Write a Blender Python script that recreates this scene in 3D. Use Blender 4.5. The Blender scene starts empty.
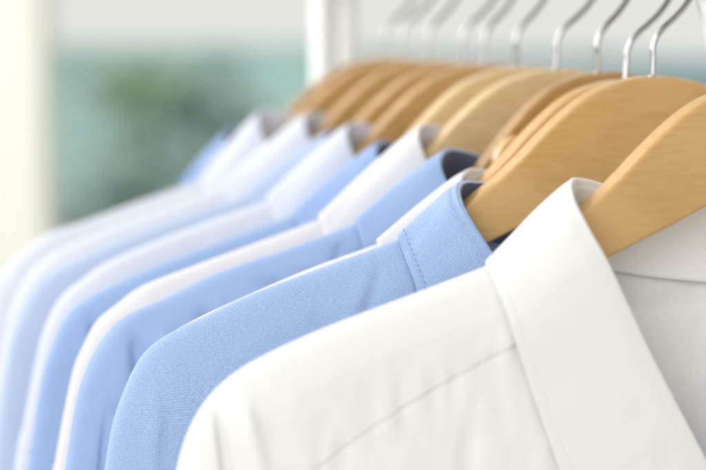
import bpy, math, random
import numpy as np
from mathutils import Vector, noise
random.seed(4)
C = bpy.context.scene.collection
HT = 1.50                                  # height of the hanger tops above the floor
CM = 0.01

# ------------------------------------------------------------------ materials
def mat(name):
    m = bpy.data.materials.new(name); m.use_nodes = True
    nt = m.node_tree; nt.nodes.clear()
    out = nt.nodes.new('ShaderNodeOutputMaterial')
    p = nt.nodes.new('ShaderNodeBsdfPrincipled')
    nt.links.new(p.outputs[0], out.inputs[0])
    return m, nt, p, out
def N(nt, t, **k):
    n = nt.nodes.new(t)
    for a, b in k.items():
        if hasattr(n, a): setattr(n, a, b)
        else: n.inputs[a].default_value = b
    return n
def ramp(nt, stops, src):
    r = nt.nodes.new('ShaderNodeValToRGB')
    e = r.color_ramp.elements
    while len(e) < len(stops): e.new(.5)
    for i, (q, c) in enumerate(stops): e[i].position = q; e[i].color = (*c, 1)
    nt.links.new(src, r.inputs[0]); return r

def cloth(name, base, thread, pitch=0.0006, bump=.35, trans=.12, contrast=1.0, sheen=.25):
    """plain-weave cotton: two crossing thread waves in the cloth's own UV metres"""
    m, nt, p, out = mat(name)
    uv = N(nt, 'ShaderNodeUVMap')
    def wave(direction):
        w = N(nt, 'ShaderNodeTexWave', wave_type='BANDS', bands_direction=direction, wave_profile='SIN')
        w.inputs['Scale'].default_value = .314 / pitch
        w.inputs['Distortion'].default_value = .6
        w.inputs['Detail'].default_value = 1
        w.inputs['Detail Scale'].default_value = .6
        nt.links.new(uv.outputs[0], w.inputs[0]); return w
    a, b = wave('X'), wave('Y')
    mul0 = N(nt, 'ShaderNodeMath', operation='MULTIPLY'); mul = N(nt, 'ShaderNodeMath', operation='MULTIPLY'); mul.inputs[1].default_value = .75
    nt.links.new(a.outputs['Fac'], mul0.inputs[0]); nt.links.new(b.outputs['Fac'], mul0.inputs[1]); nt.links.new(mul0.outputs[0], mul.inputs[0])
    n1 = N(nt, 'ShaderNodeTexNoise'); n1.inputs['Scale'].default_value = 1500; n1.inputs['Detail'].default_value = 2
    nt.links.new(uv.outputs[0], n1.inputs[0])
    mp = N(nt, 'ShaderNodeMapping'); mp.inputs['Scale'].default_value = (700, 1700, 1)
    nt.links.new(uv.outputs[0], mp.inputs[0])
    n2 = N(nt, 'ShaderNodeTexNoise'); n2.inputs['Scale'].default_value = 1; n2.inputs['Detail'].default_value = 2
    nt.links.new(mp.outputs[0], n2.inputs[0])
    ad = N(nt, 'ShaderNodeMath', operation='ADD'); nt.links.new(mul.outputs[0], ad.inputs[0]); nt.links.new(n1.outputs[0], ad.inputs[1])
    ad2 = N(nt, 'ShaderNodeMath', operation='ADD'); nt.links.new(ad.outputs[0], ad2.inputs[0]); nt.links.new(n2.outputs[0], ad2.inputs[1])
    sc = N(nt, 'ShaderNodeMath', operation='MULTIPLY_ADD'); sc.inputs[1].default_value = .8 * contrast; sc.inputs[2].default_value = .5 - .95 * contrast
    nt.links.new(ad2.outputs[0], sc.inputs[0])
    r = ramp(nt, [(0, base), (1, thread)], sc.outputs[0])
    nt.links.new(r.outputs[0], p.inputs['Base Color'])
    p.inputs['Roughness'].default_value = .88
    p.inputs['Specular IOR Level'].default_value = .2
    p.inputs['Sheen Weight'].default_value = sheen
    p.inputs['Sheen Roughness'].default_value = .4
    big = N(nt, 'ShaderNodeTexNoise'); big.inputs['Scale'].default_value = 55; big.inputs['Detail'].default_value = 3
    nt.links.new(uv.outputs[0], big.inputs[0])
    b0 = N(nt, 'ShaderNodeBump'); b0.inputs['Strength'].default_value = .12; b0.inputs['Distance'].default_value = .001
    nt.links.new(big.outputs[0], b0.inputs['Height'])
    bp = N(nt, 'ShaderNodeBump'); bp.inputs['Strength'].default_value = bump; bp.inputs['Distance'].default_value = .00012
    nt.links.new(ad.outputs[0], bp.inputs['Height']); nt.links.new(b0.outputs[0], bp.inputs['Normal'])
    nt.links.new(bp.outputs[0], p.inputs['Normal'])
    tr = N(nt, 'ShaderNodeBsdfTranslucent'); nt.links.new(r.outputs[0], tr.inputs[0])
    mx = N(nt, 'ShaderNodeMixShader'); mx.inputs[0].default_value = trans
    nt.links.new(p.outputs[0], mx.inputs[1]); nt.links.new(tr.outputs[0], mx.inputs[2]); nt.links.new(mx.outputs[0], out.inputs[0])
    return m

def wood(name, dark, mid, light, rough=.3, seed=0.0):
    m, nt, p, out = mat(name)
    tc = N(nt, 'ShaderNodeTexCoord')
    mp = N(nt, 'ShaderNodeMapping'); mp.inputs['Scale'].default_value = (30, 150, 320); mp.inputs['Rotation'].default_value = (0, math.radians(-24), 0)
    mp.inputs['Location'].default_value = (seed, seed * 2, 0)
    nt.links.new(tc.outputs['Object'], mp.inputs[0])
    n = N(nt, 'ShaderNodeTexNoise'); n.inputs['Scale'].default_value = 1.6; n.inputs['Detail'].default_value = 6; n.inputs['Roughness'].default_value = .6; n.inputs['Distortion'].default_value = .25
    nt.links.new(mp.outputs[0], n.inputs[0])
    mp2 = N(nt, 'ShaderNodeMapping'); mp2.inputs['Scale'].default_value = (160, 1200, 1900); mp2.inputs['Rotation'].default_value = (0, math.radians(-24), 0)
    nt.links.new(tc.outputs['Object'], mp2.inputs[0])
    f = N(nt, 'ShaderNodeTexNoise'); f.inputs['Scale'].default_value = 1; f.inputs['Detail'].default_value = 2
    nt.links.new(mp2.outputs[0], f.inputs[0])
    cl = N(nt, 'ShaderNodeTexNoise'); cl.inputs['Scale'].default_value = 28; cl.inputs['Detail'].default_value = 2
    nt.links.new(tc.outputs['Object'], cl.inputs[0])
    s1 = N(nt, 'ShaderNodeMath', operation='MULTIPLY_ADD'); s1.inputs[1].default_value = .42; nt.links.new(f.outputs[0], s1.inputs[0]); nt.links.new(n.outputs[0], s1.inputs[2])
    s2 = N(nt, 'ShaderNodeMath', operation='MULTIPLY_ADD'); s2.inputs[1].default_value = .7; nt.links.new(cl.outputs[0], s2.inputs[0]); nt.links.new(s1.outputs[0], s2.inputs[2])
    r = ramp(nt, [(0, dark), (.5, mid), (1.0, light)], s2.outputs[0])
    r.color_ramp.elements[0].position = .45; r.color_ramp.elements[1].position = .8; r.color_ramp.elements[2].position = 1.15 if False else 1.0
    sub = N(nt, 'ShaderNodeMath', operation='SUBTRACT'); sub.inputs[1].default_value = .18
    nt.links.new(s2.outputs[0], sub.inputs[0]); nt.links.new(sub.outputs[0], r.inputs[0])
    nt.links.new(r.outputs[0], p.inputs['Base Color'])
    p.inputs['Roughness'].default_value = rough
    p.inputs['Coat Weight'].default_value = .25; p.inputs['Coat Roughness'].default_value = .22
    bp = N(nt, 'ShaderNodeBump'); bp.inputs['Strength'].default_value = .2; bp.inputs['Distance'].default_value = .0003
    nt.links.new(s1.outputs[0], bp.inputs['Height']); nt.links.new(bp.outputs[0], p.inputs['Normal'])
    return m

def plain(name, col, rough=.5, metal=0.0, var=.06, scale=12, bump=.0):
    m, nt, p, out = mat(name)
    tc = N(nt, 'ShaderNodeTexCoord'); n = N(nt, 'ShaderNodeTexNoise'); n.inputs['Scale'].default_value = scale; n.inputs['Detail'].default_value = 4
    nt.links.new(tc.outputs['Object'], n.inputs[0])
    r = ramp(nt, [(.3, tuple(max(0, c * (1 - var)) for c in col)), (.7, tuple(min(1, c * (1 + var)) for c in col))], n.outputs[0])
    nt.links.new(r.outputs[0], p.inputs['Base Color'])
    p.inputs['Roughness'].default_value = rough; p.inputs['Metallic'].default_value = metal
    if bump:
        b = N(nt, 'ShaderNodeBump'); b.inputs['Strength'].default_value = .3; b.inputs['Distance'].default_value = bump
        nt.links.new(n.outputs[0], b.inputs['Height']); nt.links.new(b.outputs[0], p.inputs['Normal'])
    return m

M = {}
M['white_near'] = cloth('white poplin', (.74, .74, .735), (.87, .865, .86), pitch=.0007, bump=.3, contrast=.6, trans=.1)
M['white'] = cloth('white cotton', (.74, .73, .76), (.80, .79, .81), pitch=.0006, bump=.1, contrast=.4, trans=.2)
M['chambray'] = cloth('blue chambray', (.20, .315, .585), (.47, .585, .80), pitch=.00072, bump=.4, contrast=1.0, trans=.1)
M['blue'] = cloth('sky blue cotton', (.25, .375, .64), (.36, .485, .75), pitch=.0006, bump=.2, contrast=.6, trans=.15)
M['pale_blue'] = cloth('pale blue cotton', (.275, .40, .66), (.41, .53, .78), pitch=.0006, bump=.2, contrast=.6, trans=.15)
M['ice'] = cloth('ice blue cotton', (.42, .52, .72), (.54, .63, .80), pitch=.0006, bump=.2, contrast=.6, trans=.2)
M['cool'] = cloth('cool white cotton', (.67, .70, .79), (.75, .78, .86), pitch=.0006, bump=.1, contrast=.4, trans=.2)
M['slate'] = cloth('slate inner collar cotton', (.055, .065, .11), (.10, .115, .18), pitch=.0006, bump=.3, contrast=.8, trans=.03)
M['thread_w'] = plain('white sewing thread', (.76, .76, .75), .8)
M['thread_b'] = plain('blue sewing thread', (.20, .31, .55), .8)
M['button'] = plain('pearl button', (.82, .80, .76), .25)
M['maple'] = wood('golden lacquered maple', (.45, .26, .088), (.52, .31, .112), (.56, .345, .138), seed=1.3)
M['brown'] = wood('brown lacquered beech', (.27, .14, .04), (.34, .185, .06), (.41, .24, .085), seed=4.1)
M['pale_wood'] = wood('pale lacquered beech', (.50, .34, .16), (.57, .40, .20), (.64, .47, .25), seed=7.7)
M['amber'] = wood('amber lacquered beech', (.34, .185, .06), (.42, .24, .085), (.49, .30, .12), seed=9.2)
M['chrome'] = plain('polished hook steel', (.46, .46, .46), .1, 1.0, .03)
M['rack'] = plain('white powder coated steel', (.70, .70, .69), .4, 0, .02)
M['foot'] = plain('grey rubber', (.12, .12, .12), .7)

# ------------------------------------------------------------------ mesh helpers
def meshobj(name, verts, faces, material, parent=None, uv=None, smooth=True, scale=CM):
    me = bpy.data.meshes.new(name)
    v = np.asarray(verts, float) * scale
    me.from_pydata(v.tolist(), [], faces if isinstance(faces, list) else faces.tolist())
    me.update()
    if smooth: me.polygons.foreach_set('use_smooth', [True] * len(me.polygons))
    if uv is not None:
        l = me.uv_layers.new(name='UVMap')
        idx = np.empty(len(me.loops), int); me.loops.foreach_get('vertex_index', idx)
        l.data.foreach_set('uv', (np.asarray(uv)[idx] * scale).astype(np.float32).ravel())
    me.materials.append(material)
    o = bpy.data.objects.new(name, me); C.objects.link(o)
    if parent: o.parent = parent
    return o
def grid_faces(nu, nv, close=False, flip=False):
    f = []
    for i in range(nu - 1):
        for j in range(nv if close else nv - 1):
            j2 = (j + 1) % nv
            q = [i * nv + j, i * nv + j2, (i + 1) * nv + j2, (i + 1) * nv + j]
            f.append(q[::-1] if flip else q)
    return f
def spline(pts, n, ts=None):
    """centripetal-free Catmull-Rom through pts, sampled at n even arc positions (or at ts in 0..len-1)"""
    P = np.asarray(pts, float)
    P = np.vstack([2 * P[0] - P[1], P, 2 * P[-1] - P[-2]])
    m = len(pts) - 1
    def at(t):
        t = np.clip(t, 0, m - 1e-9); i = np.floor(t).astype(int); f = (t - i)[:, None]
        a, b, c, d = P[i], P[i + 1], P[i + 2], P[i + 3]
        return .5 * (2 * b + (c - a) * f + (2 * a - 5 * b + 4 * c - d) * f ** 2 + (3 * b - a - 3 * c + d) * f ** 3)
    if ts is not None: return at(np.asarray(ts, float))
    fine = at(np.linspace(0, m, 40 * m + 1))
    L = np.concatenate([[0], np.cumsum(np.linalg.norm(np.diff(fine, axis=0), axis=1))])
    q = np.linspace(0, L[-1], n)
    return np.stack([np.interp(q, L, fine[:, k]) for k in range(P.shape[1])], 1)
def tube(name, path, r, material, parent=None, n=14, cap=True, scale=CM):
    P = np.asarray(path, float); k = len(P)
    R = np.full(k, r) if np.isscalar(r) else np.asarray(r)
    T = np.gradient(P, axis=0); T /= np.linalg.norm(T, axis=1)[:, None]
    up = np.array([0, 1.0, 0]) if abs(T[0][1]) < .9 else np.array([1.0, 0, 0])
    V = []
    for i in range(k):
        a = np.cross(T[i], up); a /= np.linalg.norm(a); b = np.cross(T[i], a); up = -b if False else up
        for j in range(n):
            w = 2 * math.pi * j / n; V.append(P[i] + R[i] * (math.cos(w) * a + math.sin(w) * b))
    F = grid_faces(k, n, True)
    if cap: F.append(list(range(n))[::-1]); F.append([(k - 1) * n + j for j in range(n)])
    return meshobj(name, V, F, material, parent, scale=scale)
def thing(name, label, cat, loc=(0, 0, 0), rot=(0, 0, 0), group=None):
    o = bpy.data.objects.new(name, None); C.objects.link(o)
    o.location = loc; o.rotation_euler = rot; o.empty_display_size = .05
    o['label'] = label; o['category'] = cat
    if group: o['group'] = group
    return o
def seg_dist(X, Z, poly):
    """distance of points (X, Z) to a polyline, also the distance sign-free"""
    D = np.full(X.shape, 1e9)
    for (x0, z0), (x1, z1) in zip(poly[:-1], poly[1:]):
        dx, dz = x1 - x0, z1 - z0; l = dx * dx + dz * dz + 1e-12
        t = np.clip(((X - x0) * dx + (Z - z0) * dz) / l, 0, 1)
        D = np.minimum(D, np.hypot(X - x0 - t * dx, Z - z0 - t * dz))
    return D
def nz(X, Y, Z, s, seed):
    f = X.ravel(); g = Z.ravel(); out = np.empty(f.shape)
    for i in range(len(f)): out[i] = noise.noise(Vector((f[i] * s[0] + seed, Y, g[i] * s[1])))
    return out.reshape(X.shape)

# ------------------------------------------------------------------ wooden hanger
TOP = [(0, 0), (-.8, -.03), (-2.0, -.28), (-2.9, -.62), (-3.9, -1.25), (-5.1, -2.25), (-6.0, -3.1), (-7.0, -3.95), (-7.8, -4.5), (-9.2, -5.5), (-11, -6.7), (-14, -8.05), (-17, -9.1), (-19.0, -10.0), (-20.4, -10.8), (-21.3, -11.9)]
LOW = [(0, -3.85), (-.8, -3.9), (-2.4, -4.35), (-4.1, -5.1), (-5.1, -5.5), (-7.1, -6.35), (-9.2, -7.25), (-12, -8.5), (-16, -10.1), (-19.0, -11.5), (-20.4, -12.2), (-21.3, -12.5)]
def hanger_mesh(name, material, parent, narrow=1.0, thick=1.0):
    t = spline(TOP, 400); l = spline(LOW, 400)
    xs = -np.concatenate([np.linspace(0, 20.4, 110), 20.4 + .9 * np.sin(np.linspace(0, math.pi / 2, 12)[1:])])
    zt = np.interp(-xs, -t[:, 0], t[:, 1]); zl = np.interp(-xs, -l[:, 0], l[:, 1])
    xs = xs * np.where(-xs < 8, narrow, narrow + (1 - narrow) * np.clip((-xs - 8) / 10, 0, 1))
    rows = []
    nc = 7
    full = list(range(len(xs) - 1, 0, -1))
    order = [(i, 1) for i in full] + [(i, -1) for i in range(len(xs))]
    for i, sgn in order:
        end = 1.0
        if -xs[i] > 20.4: end = math.sqrt(max(0.02, 1 - ((-xs[i] - 20.4) / .91) ** 2))
        hy = .5 * thick * (1 + .1 * max(0, (-xs[i] - 12) / 9)) * (0.4 + .6 * end)
        zc = (zt[i] + zl[i]) / 2; hz = (zt[i] - zl[i]) / 2 * end
        r = min(.2, hy * .8, hz * .8)
        ring = []
        for cxn, czn, a0 in ((1, 1, 0), (-1, 1, 90), (-1, -1, 180), (1, -1, 270)):
            for k in range(nc):
                a = math.radians(a0 + 90 * k / (nc - 1))
                ring.append((sgn * xs[i], cxn * (hy - r) + r * math.cos(a), zc + czn * (hz - r) + r * math.sin(a)))
        rows += ring
    nr = 4 * nc; k = len(order)
    F = grid_faces(k, nr, True)
    F.append(list(range(nr))); F.append([(k - 1) * nr + j for j in range(nr)][::-1])
    return meshobj(name, rows, F, material, parent)
def hook_path(lean=0.0):
    pts = [(0, -.8), (0, 0), (0, .8), (0.0, 1.22), (.14, 1.6), (.48, 1.98), (.9, 2.32), (1.35, 2.75), (1.75, 3.3)]
    for a in range(-25, 186, 15):
        w = math.radians(a); pts.append((2.15 * math.cos(w), 4.7 + 2.15 * math.sin(w)))
    pts.append((-2.35, 4.05))
    s = spline([(x + lean * z, z) for x, z in pts], 120)
    return np.stack([s[:, 0], np.zeros(len(s)), s[:, 1]], 1)
def make_hanger(label, material, x, y, z, yaw, roll, narrow=1.0, lean=0.0, peg=False, twist=0.0):
    t = thing('clothes_hanger', label, 'hanger', (x, y, HT + z), (0, math.radians(roll), math.radians(yaw)), 'wooden hangers on the rail')
    hanger_mesh('wooden_arms', material, t, narrow)
    tube('hook', hook_path(lean), .12, M['chrome'], t, 16)
    hk = [c_ for c_ in t.children if c_.name.startswith('hook')][0]; hk.rotation_euler.z = math.radians(twist)
    tube('hook_socket', [(0, 0, -.3), (0, 0, .02), (0, 0, .05)], [.2, .2, .15], M['chrome'], t, 16)
    if peg:
        # round-ended strap peg let into the front face just under the top edge
        for sx in (-1, 1):
            V = []; n = 28; c = (sx * 4.85, -2.98); ang = math.radians(48) * -sx
            rings = [(-.40, 1.0), (-.86, 1.0), (-.95, .93), (-.98, .7), (-.98, .01)]
            for yy, sc in rings:
                for k in range(n):
                    w = 2 * math.pi * k / n; u = .85 * sc * math.cos(w); v = .36 * sc * math.sin(w)
                    V.append((c[0] + u * math.cos(ang) - v * math.sin(ang), yy, c[1] + u * math.sin(ang) * 1 + v * math.cos(ang)))
            meshobj('strap_peg', V, grid_faces(len(rings), n, True), M['maple'], t)
    return t

# ------------------------------------------------------------------ shirt
OUT = [(-8.2, -4.95), (-9.5, -5.6), (-11.0, -6.2), (-14.1, -7.15), (-17, -8.05), (-19.2, -8.85), (-20.4, -9.45), (-21.3, -10.2), (-22.0, -11.2), (-22.5, -12.6), (-23.3, -16.2), (-23.6, -18), (-24.4, -24), (-25.5, -35), (-26.5, -50), (-27, -60)]
ARM = [(-23.3, -16.2), (-22.0, -16.8), (-20.7, -18.8), (-19.6, -22), (-19.6, -27), (-20.4, -31)]
SIDE = [(-20.4, -31), (-19.9, -45), (-20.4, -72)]
INNER_SLEEVE = [(-20.4, -31), (-21.6, -42), (-22.8, -60)]
FRONT_IN = [(-8.5, -5.4), (-8.6, -7.2), (-7.0, -11), (-4.8, -15), (-2.2, -19), (.9, -23.5), (1.0, -40), (1.0, -72)]
BACK_IN = [(-8.5, -5.4), (-6.9, -6.0), (-4, -6.55), (0, -6.7), (0, -12), (0, -25), (0, -45), (0, -72)]
YOKE = [(-7.2, -7.2), (-10.9, -8.9), (-12.9, -9.8), (-14.9, -10.75), (-17.0, -11.9), (-19, -13.2), (-21.5, -15.3)]

class Shirt:
    def __init__(s, cfg): s.c = cfg; s.seed = cfg['seed']; s.poly = None
    def outline(s):
        k = s.c.get('knee', 0.0); w = s.c.get('wide', 0.0)
        out = []
        base = list(OUT)
        if s.c.get('sharp'): base[5:10] = [(-19.3, -8.95), (-20.65, -9.55), (-21.5, -10.2), (-22.15, -11.3), (-22.75, -13)]
        for j, (x, z) in enumerate(base):
            if 2 < j < 14 and j != 10:
                z += s.c.get('rag', .1) * noise.noise(Vector((j * 1.7, s.seed * 3.1, 0))); x += s.c.get('rag', .1) * noise.noise(Vector((j * 1.3, s.seed * 5.1, 4)))
            f = min(1, max(0, (-x - 14) / 8)); out.append((x - w * f, z - k * f))
        return out
    def h(s, X, Z, front):
        """half depth of the garment at (x, z): round over the hanger, fuller below, with folds"""
        A = -np.abs(X) if s.c.get('both') else np.where(X > 0, -X, X)
        r = s.c.get('r', .72); kk = s.c['kf'] if front else s.c['kb']
        if s.poly is None:
            o = spline(s.outline(), 0, np.concatenate([np.linspace(0, 11, 100), np.linspace(11, len(OUT) - 1, 14)[1:]])); s.poly = o
        d = seg_dist(A, Z, s.poly)
        side = spline(SIDE, 12); ins = spline(INNER_SLEEVE, 12)
        low = np.where(Z < -28, np.minimum(seg_dist(A, Z, side), seg_dist(A, Z, ins)), 99)
        dd = np.minimum(d, np.where(Z < -28, low + (Z + 31).clip(0, 3) * 3, 99))
        q = np.clip(dd / (r * 2.4), 0, 1)
        base = (r + .12) * np.clip(1 - (1 - q) ** 2.4, 0, 1) ** .5 + kk * (1 - np.exp(-dd / 3.5)) + kk * .5 * (1 - np.exp(-np.clip(-Z - 12, 0, 99) / 15)) * np.clip(dd / 3, 0, 1)
        fade = np.clip(dd / 1.6, 0, 1) ** 1.3
        sd = s.seed + (0 if front else 50)
        w = .2 * nz(X, sd, Z, (.22, .12), sd) + .085 * nz(X * .9 + Z * .35, sd, Z * .9 - X * .35, (.75, .3), sd + 9) + .03 * nz(X, sd, Z, (1.9, 1.1), sd + 17)
        drape = np.clip((-Z - 12) / 8, 0, 1)
        w = w + drape * .32 * nz(X, sd, Z, (.42, .05), sd + 3)
        base = base + s.c.get('wr', 1.0) * fade * w
        if front:
            for x0, z0, x1, z1, wd, amp in s.c.get('folds', []):
                dx, dz = x1 - x0, z1 - z0; l = math.hypot(dx, dz)
                t = ((A - x0) * dx + (Z - z0) * dz) / l / l; n = ((A - x0) * dz - (Z - z0) * dx) / l
                tap = np.clip(np.minimum(t, 1 - t) * 4, 0, 1); tap = tap * tap * (3 - 2 * tap)
                base = base + amp * tap * np.exp(-(n / (wd * (.6 + .6 * np.clip(t, 0, 1)))) ** 2)
            # front yoke edge: the yoke lies on top of the front panel
            yk = spline(YOKE, 40)
            zy = np.interp(-A, -yk[:, 0], yk[:, 1]); sdist = (Z - zy) * .88
            dy = sdist
            inside = 1 / (1 + np.exp(-dy / .025))
            puck = .10 * nz(X, 3.0, Z, (1.5, .4), sd + 20) * np.exp(-(dy / .8) ** 2)
            base = base + np.clip(q * 2 - .6, 0, 1) * (.075 * inside - .02 * np.exp(-((dy + .05) / .05) ** 2) - .03 * np.exp(-((dy - .2) / .05) ** 2) + puck * s.c.get('pucker', 1))
        return base
    def patch(s, outer, inner, nu, nv, front, brk_o, brk_i, mirror=False, dens=None):
        """grid between an outer and an inner boundary; both matched at break points"""
        to = np.interp(np.linspace(0, 1, nu), np.linspace(0, 1, len(brk_o)) if dens is None else dens, brk_o)
        ti = np.interp(np.linspace(0, 1, nu), np.linspace(0, 1, len(brk_i)) if dens is None else dens, brk_i)
        O = spline(outer, 0, to); I = spline(inner, 0, ti)
        rid = to <= brk_o[1] + 1e-9; O[rid] = spline(s.outline(), 0, to[rid])
        v = np.linspace(0, 1, nv)
        v = .45 * v + .55 * v ** 2.2
        G = O[:, None, :] * (1 - v)[None, :, None] + I[:, None, :] * v[None, :, None]
        return G
    def build(s, name_label, mats, loc, rot, group, near):
        c = s.c
        t = thing('dress_shirt', name_label, 'shirt', loc, rot, group)
        out = s.outline()
        nb = [i for i, p in enumerate(OUT) if p == (-23.3, -16.2)][0]
        arm = [(out[nb][0], out[nb][1])] + ARM[1:]
        body_o = out[:nb + 1] + arm[1:] + SIDE[1:]
        iS = nb; iA = nb + len(ARM) - 1; iH = iA + 2
        sh = c.get('sep', .0)
        q = 1.0 if near else .45
        for sgn in (-1, 1):
            fullq = q if sgn < 0 else .3
            nu, nv = int(330 * fullq), int(230 * fullq)
            dens = [0, .55, .72, .9, 1]
            bo = [0, iS, iS + 2.5, iA, iH]; bi = [0, 3.3, 4.2, 5.2, 7]
            for front in (True, False):
                cx_ = s.c.get('col', (0, 0))[0] * .8
                inner = [(x + cx_ * k_, z) for (x, z), k_ in zip(FRONT_IN, (1, 1, .9, .6, .2, 0, 0, 0))] if front else BACK_IN
                bi_ = bi if front else [0, 3.0, 4.6, 5.4, 7]
                dens_rows = np.interp(np.linspace(0, 1, nu), dens, bo)
                G = s.patch(body_o, inner, nu, nv, front, bo, bi_, dens=dens)
                X = G[..., 0] * (1 if sgn < 0 else -1); Z = G[..., 1]
                H = s.h(X, Z, front)
                H[(dens_rows < iS + .01) | (dens_rows > iA), 0] = 0
                Y = -H if front else H
                if front and sgn > 0 and c.get('close'):
                    vv = np.linspace(0, 1, nv)[None, :]; X = X - c['close'] * np.clip((-Z - 6.5) / 6, 0, 1) * np.clip((-Z - 6.5) / 6, 0, 1) ** .3 * np.clip(vv * 1.6, 0, 1) * np.clip((30 + Z) / 10, 0, 1)  # unseen right front pulled inward to shade the shirt's inside
                if front and sgn > 0: Y = Y + .14 * np.exp(-(X / 3) ** 2)
                V = np.stack([X, Y, Z], -1).reshape(-1, 3)
                wv = np.clip((-Z - 9.2) / 3.5, 0, 1) * np.clip((-np.abs(X) + 26) / 1 , 0, 1) * np.clip((np.abs(X) - 17) / 3, 0, 1)
                UV = np.stack([X + 40 - sgn * H * .9 * wv, Z * 1.0 - H * .9 * (1 - wv)], -1).reshape(-1, 2)
                F = grid_faces(nu, nv, flip=(front == (sgn < 0)))
                if front:
                    # split yoke from front panel a hair under the seam (neighbouring faces share positions)
                    yk = spline(YOKE, 40)
                    zc = np.array([np.mean([V[k][2] for k in f]) for f in F]); xc = np.array([np.mean([-abs(V[k][0]) for k in f]) for f in F])
                    zy = np.interp(-xc, -yk[:, 0], yk[:, 1]) - .28
                    up = (zc > zy) & (xc < -7.2)
                    for nm, sel in (('yoke_front', up), ('front_panel', ~up)):
                        ff = [F[i] for i in np.nonzero(sel)[0]]
                        used = sorted({k for f in ff for k in f}); mp = {k: i for i, k in enumerate(used)}
                        meshobj(nm, V[used], [[mp[k] for k in f] for f in ff], mats['cloth'], t, UV[used])
                else:
                    meshobj('back_panel', V, F, mats['cloth'], t, UV)
            # sleeve: outer line continues the shoulder, inner boundary is the armhole then the underarm
            so = out[nb:]; mo = len(so) - 1
            si = arm + INNER_SLEEVE[1:]; mi = len(si) - 1
            nus, nvs = max(30, int(150 * fullq)), max(16, int(70 * fullq))
            Vs = []; UVs = []; Fs = []
            lens = [0, .05, .55, 1]
            for front in (True, False):
                u = np.linspace(0, 1, nus)
                O = spline(out, 0, nb + np.interp(u, [0, .55, 1], [0, 3.1, mo])); I = spline(si, 0, np.interp(u, [0, .55, 1], [0, 5, mi]))
                v = np.linspace(0, 1, nvs); v = .5 - .5 * np.cos(math.pi * v)
                G = O[:, None, :] * (1 - v)[None, :, None] + I[:, None, :] * v[None, :, None]
                X = G[..., 0] * (1 if sgn < 0 else -1); Z = G[..., 1]
                H = s.h(X, Z, front)
                H[:, 0] = 0
                ds = seg_dist(-np.abs(X), Z, spline(arm, 30))
                H = H + (H > .3) * (.03 * np.exp(-ds / .8) - .05 * np.exp(-(ds / .12) ** 2))
                Y = -H if front else H
                b = len(Vs) * 0 + (0 if front else nus * nvs)
                Vs.append(np.stack([X, Y, Z], -1).reshape(-1, 3)); UVs.append(np.stack([X + 60, Z], -1).reshape(-1, 2))
                Fs += [[k + b for k in f] for f in grid_faces(nus, nvs, flip=(front == (sgn < 0)))]
            sl = meshobj('sleeve', np.vstack(Vs), Fs, mats['cloth'], t, np.vstack(UVs))
            cf = []
            for zz, ww in ((-59.4, 1.0), (-59.4, 1.12), (-65, 1.1), (-65, 1.0)):
                for k in range(24):
                    w = 2 * math.pi * k / 24; cf.append((sgn * (24.95 + 2.2 * ww * math.cos(w)), 1.0 * ww * math.sin(w), zz))
            meshobj('cuff', cf, grid_faces(4, 24, True), mats['cloth'], sl, [(p[0], p[2]) for p in cf])
        s.collar(t, mats, near)
        for zb in (-25, -33, -41, -49, -57):
            yb = float(-s.h(np.array([0.]), np.array([float(zb)]), True)[0]) - .12
            V = []
            for yy, rr in ((0, .55), (-.16, .57), (-.2, .5), (-.14, .35), (-.14, .01)):
                for k in range(20):
                    w = 2 * math.pi * k / 20; V.append((rr * math.cos(w), yb + yy, zb + rr * math.sin(w)))
            meshobj('button', V, grid_faces(5, 20, True, True), M['button'], t)
        return t
    def collar(s, t, mats, near):
        s.strip = .1 if mats['inner'] is not mats['cloth'] else .3
        c = s.c; Yf, Yb = c['yf'], c['yb']; dx, dz = c.get('col', (0, 0)); ex, ez = c.get('edge', (0, 0))
        hf = lambda x, z: float(s.h(np.array([float(x)]), np.array([float(z)]), True)[0])
        hb = lambda x, z: float(s.h(np.array([float(x)]), np.array([float(z)]), False)[0])
        wF = [.0, .4, .9, 1, 1, .95, .8, .45, .15, 0]; zF = [.8, .9, 1, 1, 1, .9, .8, .45, .15, 0]
        F0 = [(0, Yb, -4.1), (-4, Yb, -3.95), (-6.5, .7 * Yb, -3.42), (-7.65, .1 * Yb, -3.36), (-8.25, -.5 * Yf, -3.85), (-8.05, -.85 * Yf, -4.85), (-7.45, -Yf, -6.1), (-5.8, -Yf, -9.3), (-3.45, -Yf, -13.4), (-1.3, -Yf, -17.2)]
        Fp = [(x + dx * a, y, z + dz * b) for (x, y, z), a, b in zip(F0, wF, zF)]
        B0 = [(0, -7.7, 1), (-4, -7.15, 1), (-7, -6.45, .8), (-8.4, -5.45, .1), (-8.6, -5.7, -.5), (-8.6, -6.5, -.8), (-8.2, -7.8, -1), (-6.9, -10.9, -1), (-4.8, -14.5, -1), (-2.6, -18, -1)]
        Bp = [(x + dx * .5 * a, (g * (hb(x, z) - .15) if g > 0 else g * (hf(x, z) - .05)), z) for (x, z, g), a in zip(B0, wF)]
        E0 = [(0, -8.2, 1), (-5, -8.1, 1), (-10, -7.4, 1), (-11.25, -6.25, 0), (-11.3, -6.75, -1), (-11.15, -7.6, -1), (-10.9, -8.6, -1), (-10.2, -10.6, -1), (-9.2, -13.4, -1), (-7.9, -17.2, -1)]
        Ep = []
        for x, z, g in E0:
            x += ex; z += ez
            if g == 0: Ep.append((x, -.1, z + .2))
            else: Ep.append((x, (-(hf(x, z) + .2) if g < 0 else hb(x, z) + .18), z))
        ns = 150 if near else 60
        ts = np.interp(np.linspace(0, 1, ns), [0, .25, .75, 1], [0, 2, 7, 9])
        B, Fo, E = (spline(p, 0, ts) for p in (Bp, Fp, Ep))
        # roll direction: horizontal, away from the neck
        Tn = np.gradient(Fo, axis=0); Tn /= np.linalg.norm(Tn, axis=1)[:, None]
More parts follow.
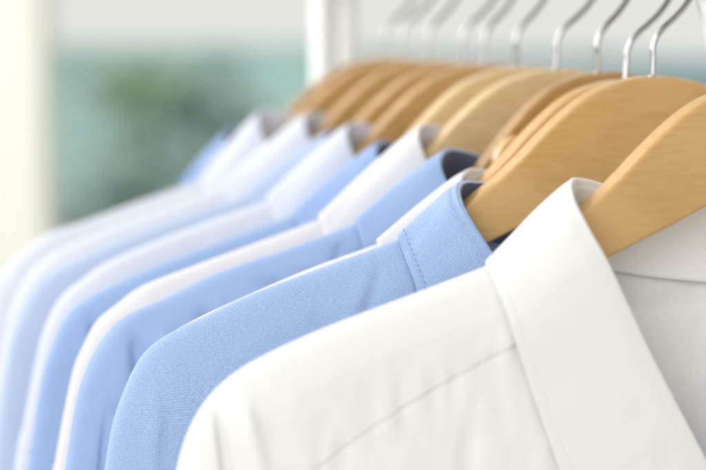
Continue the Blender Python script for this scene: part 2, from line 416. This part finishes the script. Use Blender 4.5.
        upv = Fo - B; upv /= np.linalg.norm(upv, axis=1)[:, None]
        outw = np.cross(Tn, upv); outw /= np.linalg.norm(outw, axis=1)[:, None]
        ref = E - B; sg = np.sign((outw * ref).sum(1)); outw *= sg[:, None]
        rho = c.get('rho', .26)
        nst, nro, nle = (18, 9, 60) if near else (8, 6, 18)
        stand = []; leaf = []; edge_d = []
        for i in range(ns):
            b, f, e, o, u = B[i], Fo[i], E[i], outw[i], upv[i]
            Ls = np.linalg.norm(f - b)
            stand.append([b + (f - u * (s.strip - .02) - b) * k / (nst - 1) + o * .06 * math.sin(math.pi * k / (nst - 1)) - o * .05 for k in range(nst)])
            d = e - f; Le = np.linalg.norm(d); dh = d / Le
            nrm = np.cross(Tn[i], d); nrm /= np.linalg.norm(nrm); nrm *= np.sign((nrm * o).sum()) or 1
            if (nrm[2] < 0 and abs(nrm[1]) < .4): nrm = -nrm
            st_ = s.strip
            mid = dh - u; mid /= np.linalg.norm(mid) + 1e-6
            ctl = [f - u * (st_ + .3), f - u * st_, f - u * .08 + o * .01, f + o * rho * .5, f + o * rho * .8 + mid * .14]
            for q in (.14, .3, .5, .7, .85, 1.0):
                ctl.append(f + o * rho * (1 - q) ** 2.5 * .9 + d * q + nrm * c.get('bulge', .03) * Le * math.sin(math.pi * q) * (1 - .35 * q))
            tt_ = np.concatenate([np.linspace(0, 4, nro + 2), np.linspace(4, 10, nle)[1:]])
            row = list(spline(ctl, 0, tt_))
            if near:
                for k in range(nro + 2, len(row)):
                    q = (k - nro - 1) / (nle - 1); dist = (1 - q) * Le; p = row[k]
                    rp = noise.noise(Vector((p[0] * .9, p[1] * .9 + s.seed, p[2] * .9))) * .06
                    rp += noise.noise(Vector((i * .23, s.seed, 7))) * .05 * math.exp(-dist / .5) * c.get('pucker', 1)
                    groove = -.028 * math.exp(-((dist - c.get('stitch', .4)) / .06) ** 2)
                    row[k] = p + nrm * (rp * math.sin(math.pi * min(q * 1.3, 1)) * .8 + groove)
            leaf.append(row)
        stand = np.array(stand); leaf = np.array(leaf)
        def both(A):
            Mi = A[1:][::-1].copy(); Mi[..., 0] *= -1
            Mi[..., 0] -= c.get('close', 0) * np.clip((-Mi[..., 2] - 6.5) / 6, 0, 1) * np.clip(-Mi[..., 1] / .8, 0, 1); return np.concatenate([Mi, A], 0)  # right collar follows, shaped to keep light out of the neck opening
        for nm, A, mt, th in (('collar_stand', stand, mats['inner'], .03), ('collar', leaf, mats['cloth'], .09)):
            G = both(A); nu, nv = G.shape[:2]
            du = np.concatenate([[0], np.cumsum(np.linalg.norm(np.diff(G[:, nv - 3], axis=0), axis=1))])
            dv = np.concatenate([[0], np.cumsum(np.linalg.norm(np.diff(G[nu // 2 + ns // 2], axis=0), axis=1))])
            UV = np.stack(np.meshgrid(du, dv, indexing='ij'), -1).reshape(-1, 2)
            o = meshobj(nm, G.reshape(-1, 3), grid_faces(nu, nv), mt, t, UV)
            md = o.modifiers.new('thickness', 'SOLIDIFY'); md.thickness = th * CM; md.offset = -1 if nm == 'collar' else 0
            if nm == 'collar': col = o
        if near:
            V = []; Fc = []
            # run of small stitches a few millimetres in from the collar edge
            Q = []
            for i in range(ns):
                row = leaf[i][2 + nro:]; d = np.linalg.norm(row - row[-1], axis=1)
                k = int(np.argmin(abs(d - c.get('stitch', .4)))); 
                tt = row[k]; T2 = row[max(k - 2, 0)] - row[min(k + 2, len(row) - 1)]
                n2 = np.cross(Tn[i], T2); n2 /= np.linalg.norm(n2); n2 *= np.sign((n2 * outw[i]).sum()) or 1
                Q.append(np.concatenate([tt, n2]))
            s.stitches(spline(Q, 0, np.linspace(0, ns - 1, 1600)), 'stitching', mats['thread'], col, .24)
            yk = spline(YOKE, 500); zz = yk[:, 1] + .17; X = yk[:, 0]
            Hh = s.h(X, zz, True)
            Pn = np.stack([X, -Hh - .0, zz, 0 * X, 0 * X - 1, 0 * X], 1)
            yo = [ch for ch in t.children if ch.name.startswith('yoke_front')][0]
            s.stitches(Pn[60:], 'stitching', mats['thread'], yo, .24)
    def stitches(s, P, name, material, parent, pitch):
        L = np.concatenate([[0], np.cumsum(np.linalg.norm(np.diff(P[:, :3], axis=0), axis=1))])
        V = []; F = []; n = int(L[-1] / pitch)
        for k in range(n):
            ring = []
            for q in np.linspace(0.0, .68, 5):
                l = (k + q) * pitch; p = np.array([np.interp(l, L, P[:, j]) for j in range(6)])
                ring.append(p)
            T = ring[-1][:3] - ring[0][:3]; T /= np.linalg.norm(T) + 1e-9
            b0 = len(V)
            for m_, p in enumerate(ring):
                nn = p[3:]; side = np.cross(T, nn); side /= np.linalg.norm(side) + 1e-9
                rr = .03 * math.sin(math.pi * (m_ + .6) / 5.2)
                for a in range(6):
                    w = 2 * math.pi * a / 6; V.append(p[:3] + nn * .012 + rr * (math.cos(w) * side + math.sin(w) * nn))
            for i in range(4):
                for a in range(6): F.append([b0 + i * 6 + a, b0 + i * 6 + (a + 1) % 6, b0 + (i + 1) * 6 + (a + 1) % 6, b0 + (i + 1) * 6 + a])
        meshobj(name, V, F, material, parent)

# ------------------------------------------------------------------ camera geometry (hook row runs along +Y at x = 0)
F35 = 100 / 36 * 706
PITCH = math.atan(231 / F35); YAW = math.atan(738 / F35 * math.cos(PITCH))
fw = Vector((math.sin(YAW) * math.cos(PITCH), math.cos(YAW) * math.cos(PITCH), -math.sin(PITCH)))
rt = Vector((math.cos(YAW), -math.sin(YAW), 0)); up = rt.cross(fw)
CAM = Vector((-.39544, -.70849, HT + .02917))
cam = bpy.data.cameras.new('camera'); co = bpy.data.objects.new('camera', cam); C.objects.link(co)
co.location = CAM; co.rotation_euler = fw.to_track_quat('-Z', 'Y').to_euler()
cam.lens = 100; cam.sensor_width = 36; cam.clip_start = .02; cam.clip_end = 200
cam.dof.use_dof = True; cam.dof.focus_distance = .742; cam.dof.aperture_fstop = 5.0
bpy.context.scene.camera = co
def at(px, py, depth):
    """world point seen at photo pixel (px, py), depth metres ahead of the lens: used only to choose where real things stand"""
    return CAM + depth * (fw + rt * ((px - 353) / F35) + up * (-(py - 235) / F35))

# ------------------------------------------------------------------ the row of hangers and shirts
Wm = dict(cloth=M['white'], inner=M['white'], thread=M['thread_w'])
Wc = dict(cloth=M['cool'], inner=M['cool'], thread=M['thread_w'])
Wn = dict(cloth=M['white_near'], inner=M['white_near'], thread=M['thread_w'])
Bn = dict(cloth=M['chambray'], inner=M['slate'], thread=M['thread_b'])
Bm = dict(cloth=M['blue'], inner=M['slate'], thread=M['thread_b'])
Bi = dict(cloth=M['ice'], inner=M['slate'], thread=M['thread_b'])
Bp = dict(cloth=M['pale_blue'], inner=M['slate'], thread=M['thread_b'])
S = [  # y, hanger material, hanger label, roll, shirt mats, shirt label, cfg
 (-.0838, 'maple', 'golden wooden hanger nearest the camera, inside the open collar of the front white shirt', 0, Wn,
  'crisp white dress shirt at the front of the row, nearest the camera', dict(kf=1.1, kb=.9, yf=2.2, yb=2.1, seed=1, rag=.05, close=2.6, pucker=1.0,
   folds=[(-21.3, -9.9, -20.7, -17, .22, -.42), (-20.5, -9.9, -19.9, -14, .4, .24), (-18.9, -12.4, -18.6, -22, .5, -.1), (-17.0, -12.2, -16.8, -24, .5, .1), (-12.2, -10.0, -13.4, -20, .5, -.12)])),
 (0, 'maple', 'golden wooden hanger with a wide grained face, second from the front, holding the chambray shirt', 0, Bn,
  'blue chambray shirt directly behind the front white shirt, woven texture sharp', dict(kf=1.0, kb=.25, yf=2.2, yb=1.25, seed=2, sharp=1, rag=.03, col=(-.75, -.75), pucker=1.8, stitch=.38, strip=.1,
   folds=[(-12.1, -6.9, -13.2, -9.4, .3, -.09), (-12.6, -6.9, -14.2, -10, .35, .06), (-21.2, -10.8, -21.8, -17, .4, .14), (-19.5, -11, -19.9, -18, .6, -.12), (-15.5, -8.4, -13.2, -11, .5, -.06)], wr=.8)),
 (.023, 'maple', 'golden wooden hanger just behind the wide grained one, only its edge showing', 0, Wm,
  'white shirt with crumpled collar squeezed behind the chambray shirt', dict(kf=.3, kb=.25, yf=1.0, yb=1.2, seed=3, col=(.6, -.05), r=.6, wide=-.55, knee=.1, wr=.5)),
 (.0481, 'brown', 'darker brown wooden hanger with a rounded strap peg near its edge', 3.6, Bp,
  'light blue shirt with slate inner collar beside the brown hanger with the strap peg', dict(kf=.5, kb=.6, yf=1.2, yb=1.6, seed=4, wr=1.9, sharp=1, wide=.35, col=(.7, 0),
   folds=[(-20.9, -9.8, -20.4, -14.5, .42, -.42), (-19.9, -9.6, -19.0, -15, .5, .42), (-18.2, -8.9, -16.9, -14, .5, -.4), (-16.2, -8.2, -12, -9.4, .3, -.28), (-14.5, -7.6, -11.5, -8.2, .22, .16), (-23.4, -12.6, -19.6, -13.9, .12, -.16), (-22.1, -13, -22.5, -18, .16, -.25), (-21.3, -13, -21.6, -18, .18, .2), (-20.5, -13.4, -20.6, -18, .16, -.25), (-12.1, -6.7, -12.6, -9, .25, -.2)])),
 (.0886, 'pale_wood', 'pale wooden hanger, the nearer of the two pale tan ones', .7, Wm,
  'white shirt whose tall collar touches the nearer pale tan hanger', dict(kf=.9, kb=.7, yf=1.9, yb=1.6, seed=5, wr=1.9, wide=-.35, rag=.13, col=(1.4, 1.1))),
 (.1297, 'pale_wood', 'pale wooden hanger, the farther of the two pale tan ones', 3, Bm,
  'blue shirt with slate inner collar beside the farther pale tan hanger', dict(kf=1.0, kb=.6, yf=1.9, yb=1.6, seed=6, wr=1.9, sharp=1, wide=.15, rag=.13, col=(.8, .25),
   folds=[(-20.8, -9.8, -20.6, -16, .35, -.6), (-19.6, -9.9, -19.0, -16, .5, .5), (-15, -7.8, -10.5, -9.0, .35, -.3), (-18, -9.0, -14.5, -10.5, .35, -.3)])),
 (.1672, 'amber', 'amber wooden hanger, first one beyond the two pale tan hangers', 1.5, Wc,
  'white shirt, first one beyond the two shirts on the pale tan hangers', dict(kf=.8, kb=.4, yf=1.8, yb=1.3, seed=7, wr=1.9, wide=-.3, rag=.16, col=(.8, .6))),
 (.1939, 'amber', 'blurred amber wooden hanger, second beyond the two pale tan hangers', 0, Bi,
  'blurred pale blue shirt, fourth from the far end of the row', dict(kf=.5, kb=.7, yf=1.2, yb=1.8, seed=8, wr=1.6, wide=.2, sharp=1, rag=.16, col=(.8, .1))),
 (.238, 'amber', 'blurred amber wooden hanger, third from the far end of the row', 2, Wc,
  'blurred white shirt, third from the far end, collar peak standing clear', dict(kf=1.1, kb=.8, yf=2.0, yb=1.6, seed=9, wr=1.6, wide=-.3, rag=.18, col=(1.2, .7))),
 (.2772, 'amber', 'blurred amber wooden hanger, second from the far end of the row', 0, Wc,
  'very blurred white shirt, second from the far end against the green background', dict(kf=.9, kb=.5, yf=1.8, yb=1.0, seed=10, wr=1.6, rag=.18, col=(0, .7))),
 (.2978, 'brown', 'very blurred wooden hanger at the far end of the row beside the white post', 0, Bp,
  'very blurred blue shirt at the far end of the row, mostly hidden', dict(kf=.4, kb=.8, yf=1.0, yb=2.0, seed=11, col=(-1.15, .3), edge=(-.5, .3))),
]
YAWS = [0, 0, .5, 0, -1, 1, 0, .5, -1, .5, 0]
DX = [0] * 11
DZ = [0, 0, -.0042, .0015, -.0015, -.003, 0, 0, 0, 0, -.007]
for i, (y, hm, hl, roll, mats, sl, cfg) in enumerate(S):
    make_hanger(hl, M[hm], 0, y, -.0022 if i == 2 else 0, YAWS[i], -roll, narrow={2: .94, 3: .91}.get(i, 1.0), lean=[0, 0, .05, .02, .04, 0, .03, 0, .04, .02, 0][i], peg=(i == 3), twist=[0, 0, -3, 4, -5, 3, 9, -7, 5, -9, 6][i])
    Shirt(cfg).build(sl, mats, (DX[i], y, HT + DZ[i]), (0, 0, math.radians(YAWS[i] + [0, 0, 0, .5, -.8, .6, 1, -.6, .8, -.7, 0][i])), 'dress shirts hung in a row', i < 2)

# ------------------------------------------------------------------ clothes rack
rk = thing('clothes_rack', 'white tubular clothes rack carrying the row of hangers', 'clothes rack', (0, .39, 0))
def rel(p): return (p[0] - 0, p[1] - .39, p[2])
RZ = HT + .0558
tube('rail', [rel((0, y, RZ)) for y in np.linspace(-.30, .42, 12)], .0115, M['rack'], rk, 24, scale=1)
tube('post', [rel((-.003, .39, z)) for z in (.03, .5, 1.0, 1.3, RZ)], .008, M['rack'], rk, 24, scale=1)
tube('post', [rel((.0075, .380, z)) for z in (.03, .5, 1.0, 1.3, RZ)], .006, M['rack'], rk, 24, scale=1)
tube('foot_bar', [rel((x, .39, .03)) for x in (-.25, 0, .25)], .014, M['rack'], rk, 20, scale=1)
pa = at(697, 0, .80); pb = at(712, 70, .80)
dr = (pb - pa); k = (RZ - pa.z) / dr.z; p0 = pa + dr * k; k2 = (.03 - pa.z) / dr.z; 
off = rt * .0125
leg = tube('leg', [rel(tuple(pa + off + dr * (k + .3))), rel(tuple(pa + off + dr * 1)), rel(tuple(pa + off + dr * 4)), rel(tuple(pa + off + dr * k2))], .0125, M['rack'], rk, 24, scale=1)
tube('cross_bar', [rel((0, p0.y, RZ)), rel(tuple(Vector((p0.x + off.x, p0.y + off.y, RZ))))], .0115, M['rack'], rk, 20, scale=1)

# ------------------------------------------------------------------ background
def box(name, c, size, material, parent=None, rz=0.0):
    V = [(x * size[0] / 2, y * size[1] / 2, z * size[2] / 2) for x in (-1, 1) for y in (-1, 1) for z in (-1, 1)]
    Fc = [[0, 1, 3, 2], [4, 6, 7, 5], [0, 4, 5, 1], [2, 3, 7, 6], [0, 2, 6, 4], [1, 5, 7, 3]]
    o = meshobj(name, V, Fc, material, parent, smooth=False, scale=1); o.location = c; o.rotation_euler.z = rz
    b = o.modifiers.new('edge', 'BEVEL'); b.width = .006; b.segments = 2
    return o
M['floor'] = plain('pale floor', (.62, .60, .56), .5, 0, .05, 3)
M['wall'] = plain('cream plaster', (.76, .76, .69), .8, 0, .02, 3)
M['teal'] = plain('teal painted boards', (.58, .86, .84), .6, 0, .12, 2)
M['teal2'] = plain('blue teal painted boards', (.36, .56, .60), .6, 0, .08, 2)
M['pale'] = plain('pale blue grey boards', (.66, .76, .77), .6, 0, .05, 2)
fl = meshobj('floor', [(-30, -30, 0), (30, -30, 0), (30, 30, 0), (-30, 30, 0)], [[0, 1, 2, 3]], M['floor'], None, smooth=False, scale=1)
fl['kind'] = 'structure'
RZC = -YAW
p = at(40, 235, 3.0)
pw = box('wall', (0, 0, 1.4), (1.2, .12, 2.8), M['wall'], None, RZC)
pw.location = Vector((p.x, p.y, 1.4)) - rt * .6 + rt * ((52 - 40) / F35 * 3.0)
pw['label'] = 'cream plaster wall end at the left edge of the photo'; pw['category'] = 'wall'
M['frame'] = plain('pale grey window frame', (.66, .66, .62), .5, 0, .03)

def fence(label, x0, x1, ytop, depth, material):
    a = at(x0, ytop, depth); b = at(x1, ytop, depth); top = (a.z + b.z) / 2; w = (b - a).length
    t = thing('garden_fence', label, 'fence', ((a.x + b.x) / 2, (a.y + b.y) / 2, 0), (0, 0, RZC), 'painted fences in the background')
    n = max(2, int(top / .14))
    # horizontal boards with shallow gaps
    V = []; Fc = []
    for i in range(n):
        z0 = top * i / n + .004; z1 = top * (i + 1) / n - .004; b0 = len(V)
        V += [(xx, yy, zz) for xx in (-w / 2, w / 2) for yy in (-.012, .012) for zz in (z0, z1)]
        Fc += [[b0 + k for k in f] for f in ([0, 1, 3, 2], [4, 6, 7, 5], [0, 4, 5, 1], [2, 3, 7, 6], [0, 2, 6, 4], [1, 5, 7, 3])]
    meshobj('boards', V, Fc, material, t, smooth=False, scale=1)
    for q in (-.42, 0, .42): 
        o = box('post', (q * w, .05, top / 2), (.07, .07, top), material, t)
    box('rail', (0, 0, top + .012), (w, .08, .022), material, t)
fence('teal board fence behind the shrubs on the left', -60, 352, 52, 6.0, M['teal'])
fence('pale blue grey board fence seen between the hanger hooks', 356, 628, 58, 6.4, M['pale'])
fence('blue teal board fence at the right edge behind the hooks', 632, 900, 66, 6.0, M['teal2'])

def shrub(label, px, py, depth, rx, rz_, green, n=1100, seed=0):
    """crown of leaf-sized faces round a stem that stands on the floor"""
    rr = random.Random(seed); c = at(px, py, depth)
    t = thing('shrub', label, 'shrub', (c.x, c.y, 0), (0, 0, 0), 'shrubs in front of the fence')
    top = c.z
    tube('stem', [(0, 0, 0), (.02, .01, top * .4), (-.01, .02, top * .8), (0, 0, top)], [.03, .025, .02, .008], M['stem'], t, 10, scale=1)
    V = []; Fc = []
    clumps = [(Vector((rr.gauss(0, .45) * rx, rr.gauss(0, .45) * rx, top + rr.gauss(0, .5) * rz_)), rr.uniform(.35, .6) * rx) for _ in range(14)]
    for i in range(n):
        cc, cr = rr.choice(clumps)
        d = Vector((rr.gauss(0, 1), rr.gauss(0, 1), rr.gauss(0, 1))).normalized()
        q = cc + d * cr * rr.uniform(.55, 1.0)
        a = Vector((rr.gauss(0, 1), rr.gauss(0, 1), rr.gauss(0, .6))).normalized(); b = a.cross(d + Vector((.1, .2, .3))).normalized()
        l = rr.uniform(.03, .055); w = l * .4; b0 = len(V)
        V += [q - a * l, q + b * w, q + a * l, q - b * w]; Fc.append([b0, b0 + 1, b0 + 2, b0 + 3])
    meshobj('crown', V, Fc, green, t, smooth=False, scale=1)
M['stem'] = plain('bark', (.16, .11, .07), .9)
M['leaf_dark'] = plain('dark green leaves', (.52, .68, .65), .6, 0, .4, 30)
M['leaf_light'] = plain('fresh green leaves', (.58, .78, .58), .6, 0, .4, 30)
M['leaf_mid'] = plain('grey green leaves', (.54, .72, .68), .6, 0, .4, 30)
shrub('light green shrub top at the left of the teal fence', 132, 92, 5.2, .11, .09, M['leaf_light'], 500, 1)
shrub('dark green shrub lower left in front of the teal fence', 125, 185, 5.0, .14, .14, M['leaf_dark'], 450, 2)
shrub('dark shrub beside the far end of the shirt row', 222, 110, 5.3, .13, .10, M['leaf_dark'], 420, 3)
shrub('grey green shrub between the two dark shrubs', 172, 130, 5.5, .17, .14, M['leaf_mid'], 300, 4)
shrub('grey green shrub just above the last shirt shoulders', 200, 180, 5.4, .14, .12, M['leaf_mid'], 350, 5)

# ------------------------------------------------------------------ light
sc = bpy.context.scene
w = bpy.data.worlds.new('World'); sc.world = w; w.use_nodes = True
bg = w.node_tree.nodes['Background']; bg.inputs[0].default_value = (.985, .985, .945, 1); bg.inputs[1].default_value = .80
def area(name, loc, target, size, power, col):
    l = bpy.data.lights.new(name, 'AREA'); l.shape = 'RECTANGLE'; l.size, l.size_y = size; l.energy = power; l.color = col
    o = bpy.data.objects.new(name, l); C.objects.link(o); o.location = loc
    o.rotation_euler = (Vector(target) - Vector(loc)).to_track_quat('-Z', 'Y').to_euler(); return o
area('window_light', (-1.7, 1.7, HT + 1.1), (-.1, .05, HT - .05), (1.6, 2.4), 84, (1, .985, .97))
area('fill_light', (-1.45, -1.5, HT + .6), (-.1, .0, HT - .08), (1.0, 1.7), 28, (1, .99, .985))  # soft fill added at front left to brighten shirt fronts and hooks
sc.view_settings.view_transform = 'Standard'; sc.view_settings.look = 'None'; sc.view_settings.exposure = 0; sc.view_settings.gamma = 1
sc.cycles.max_bounces = 8; sc.cycles.diffuse_bounces = 5
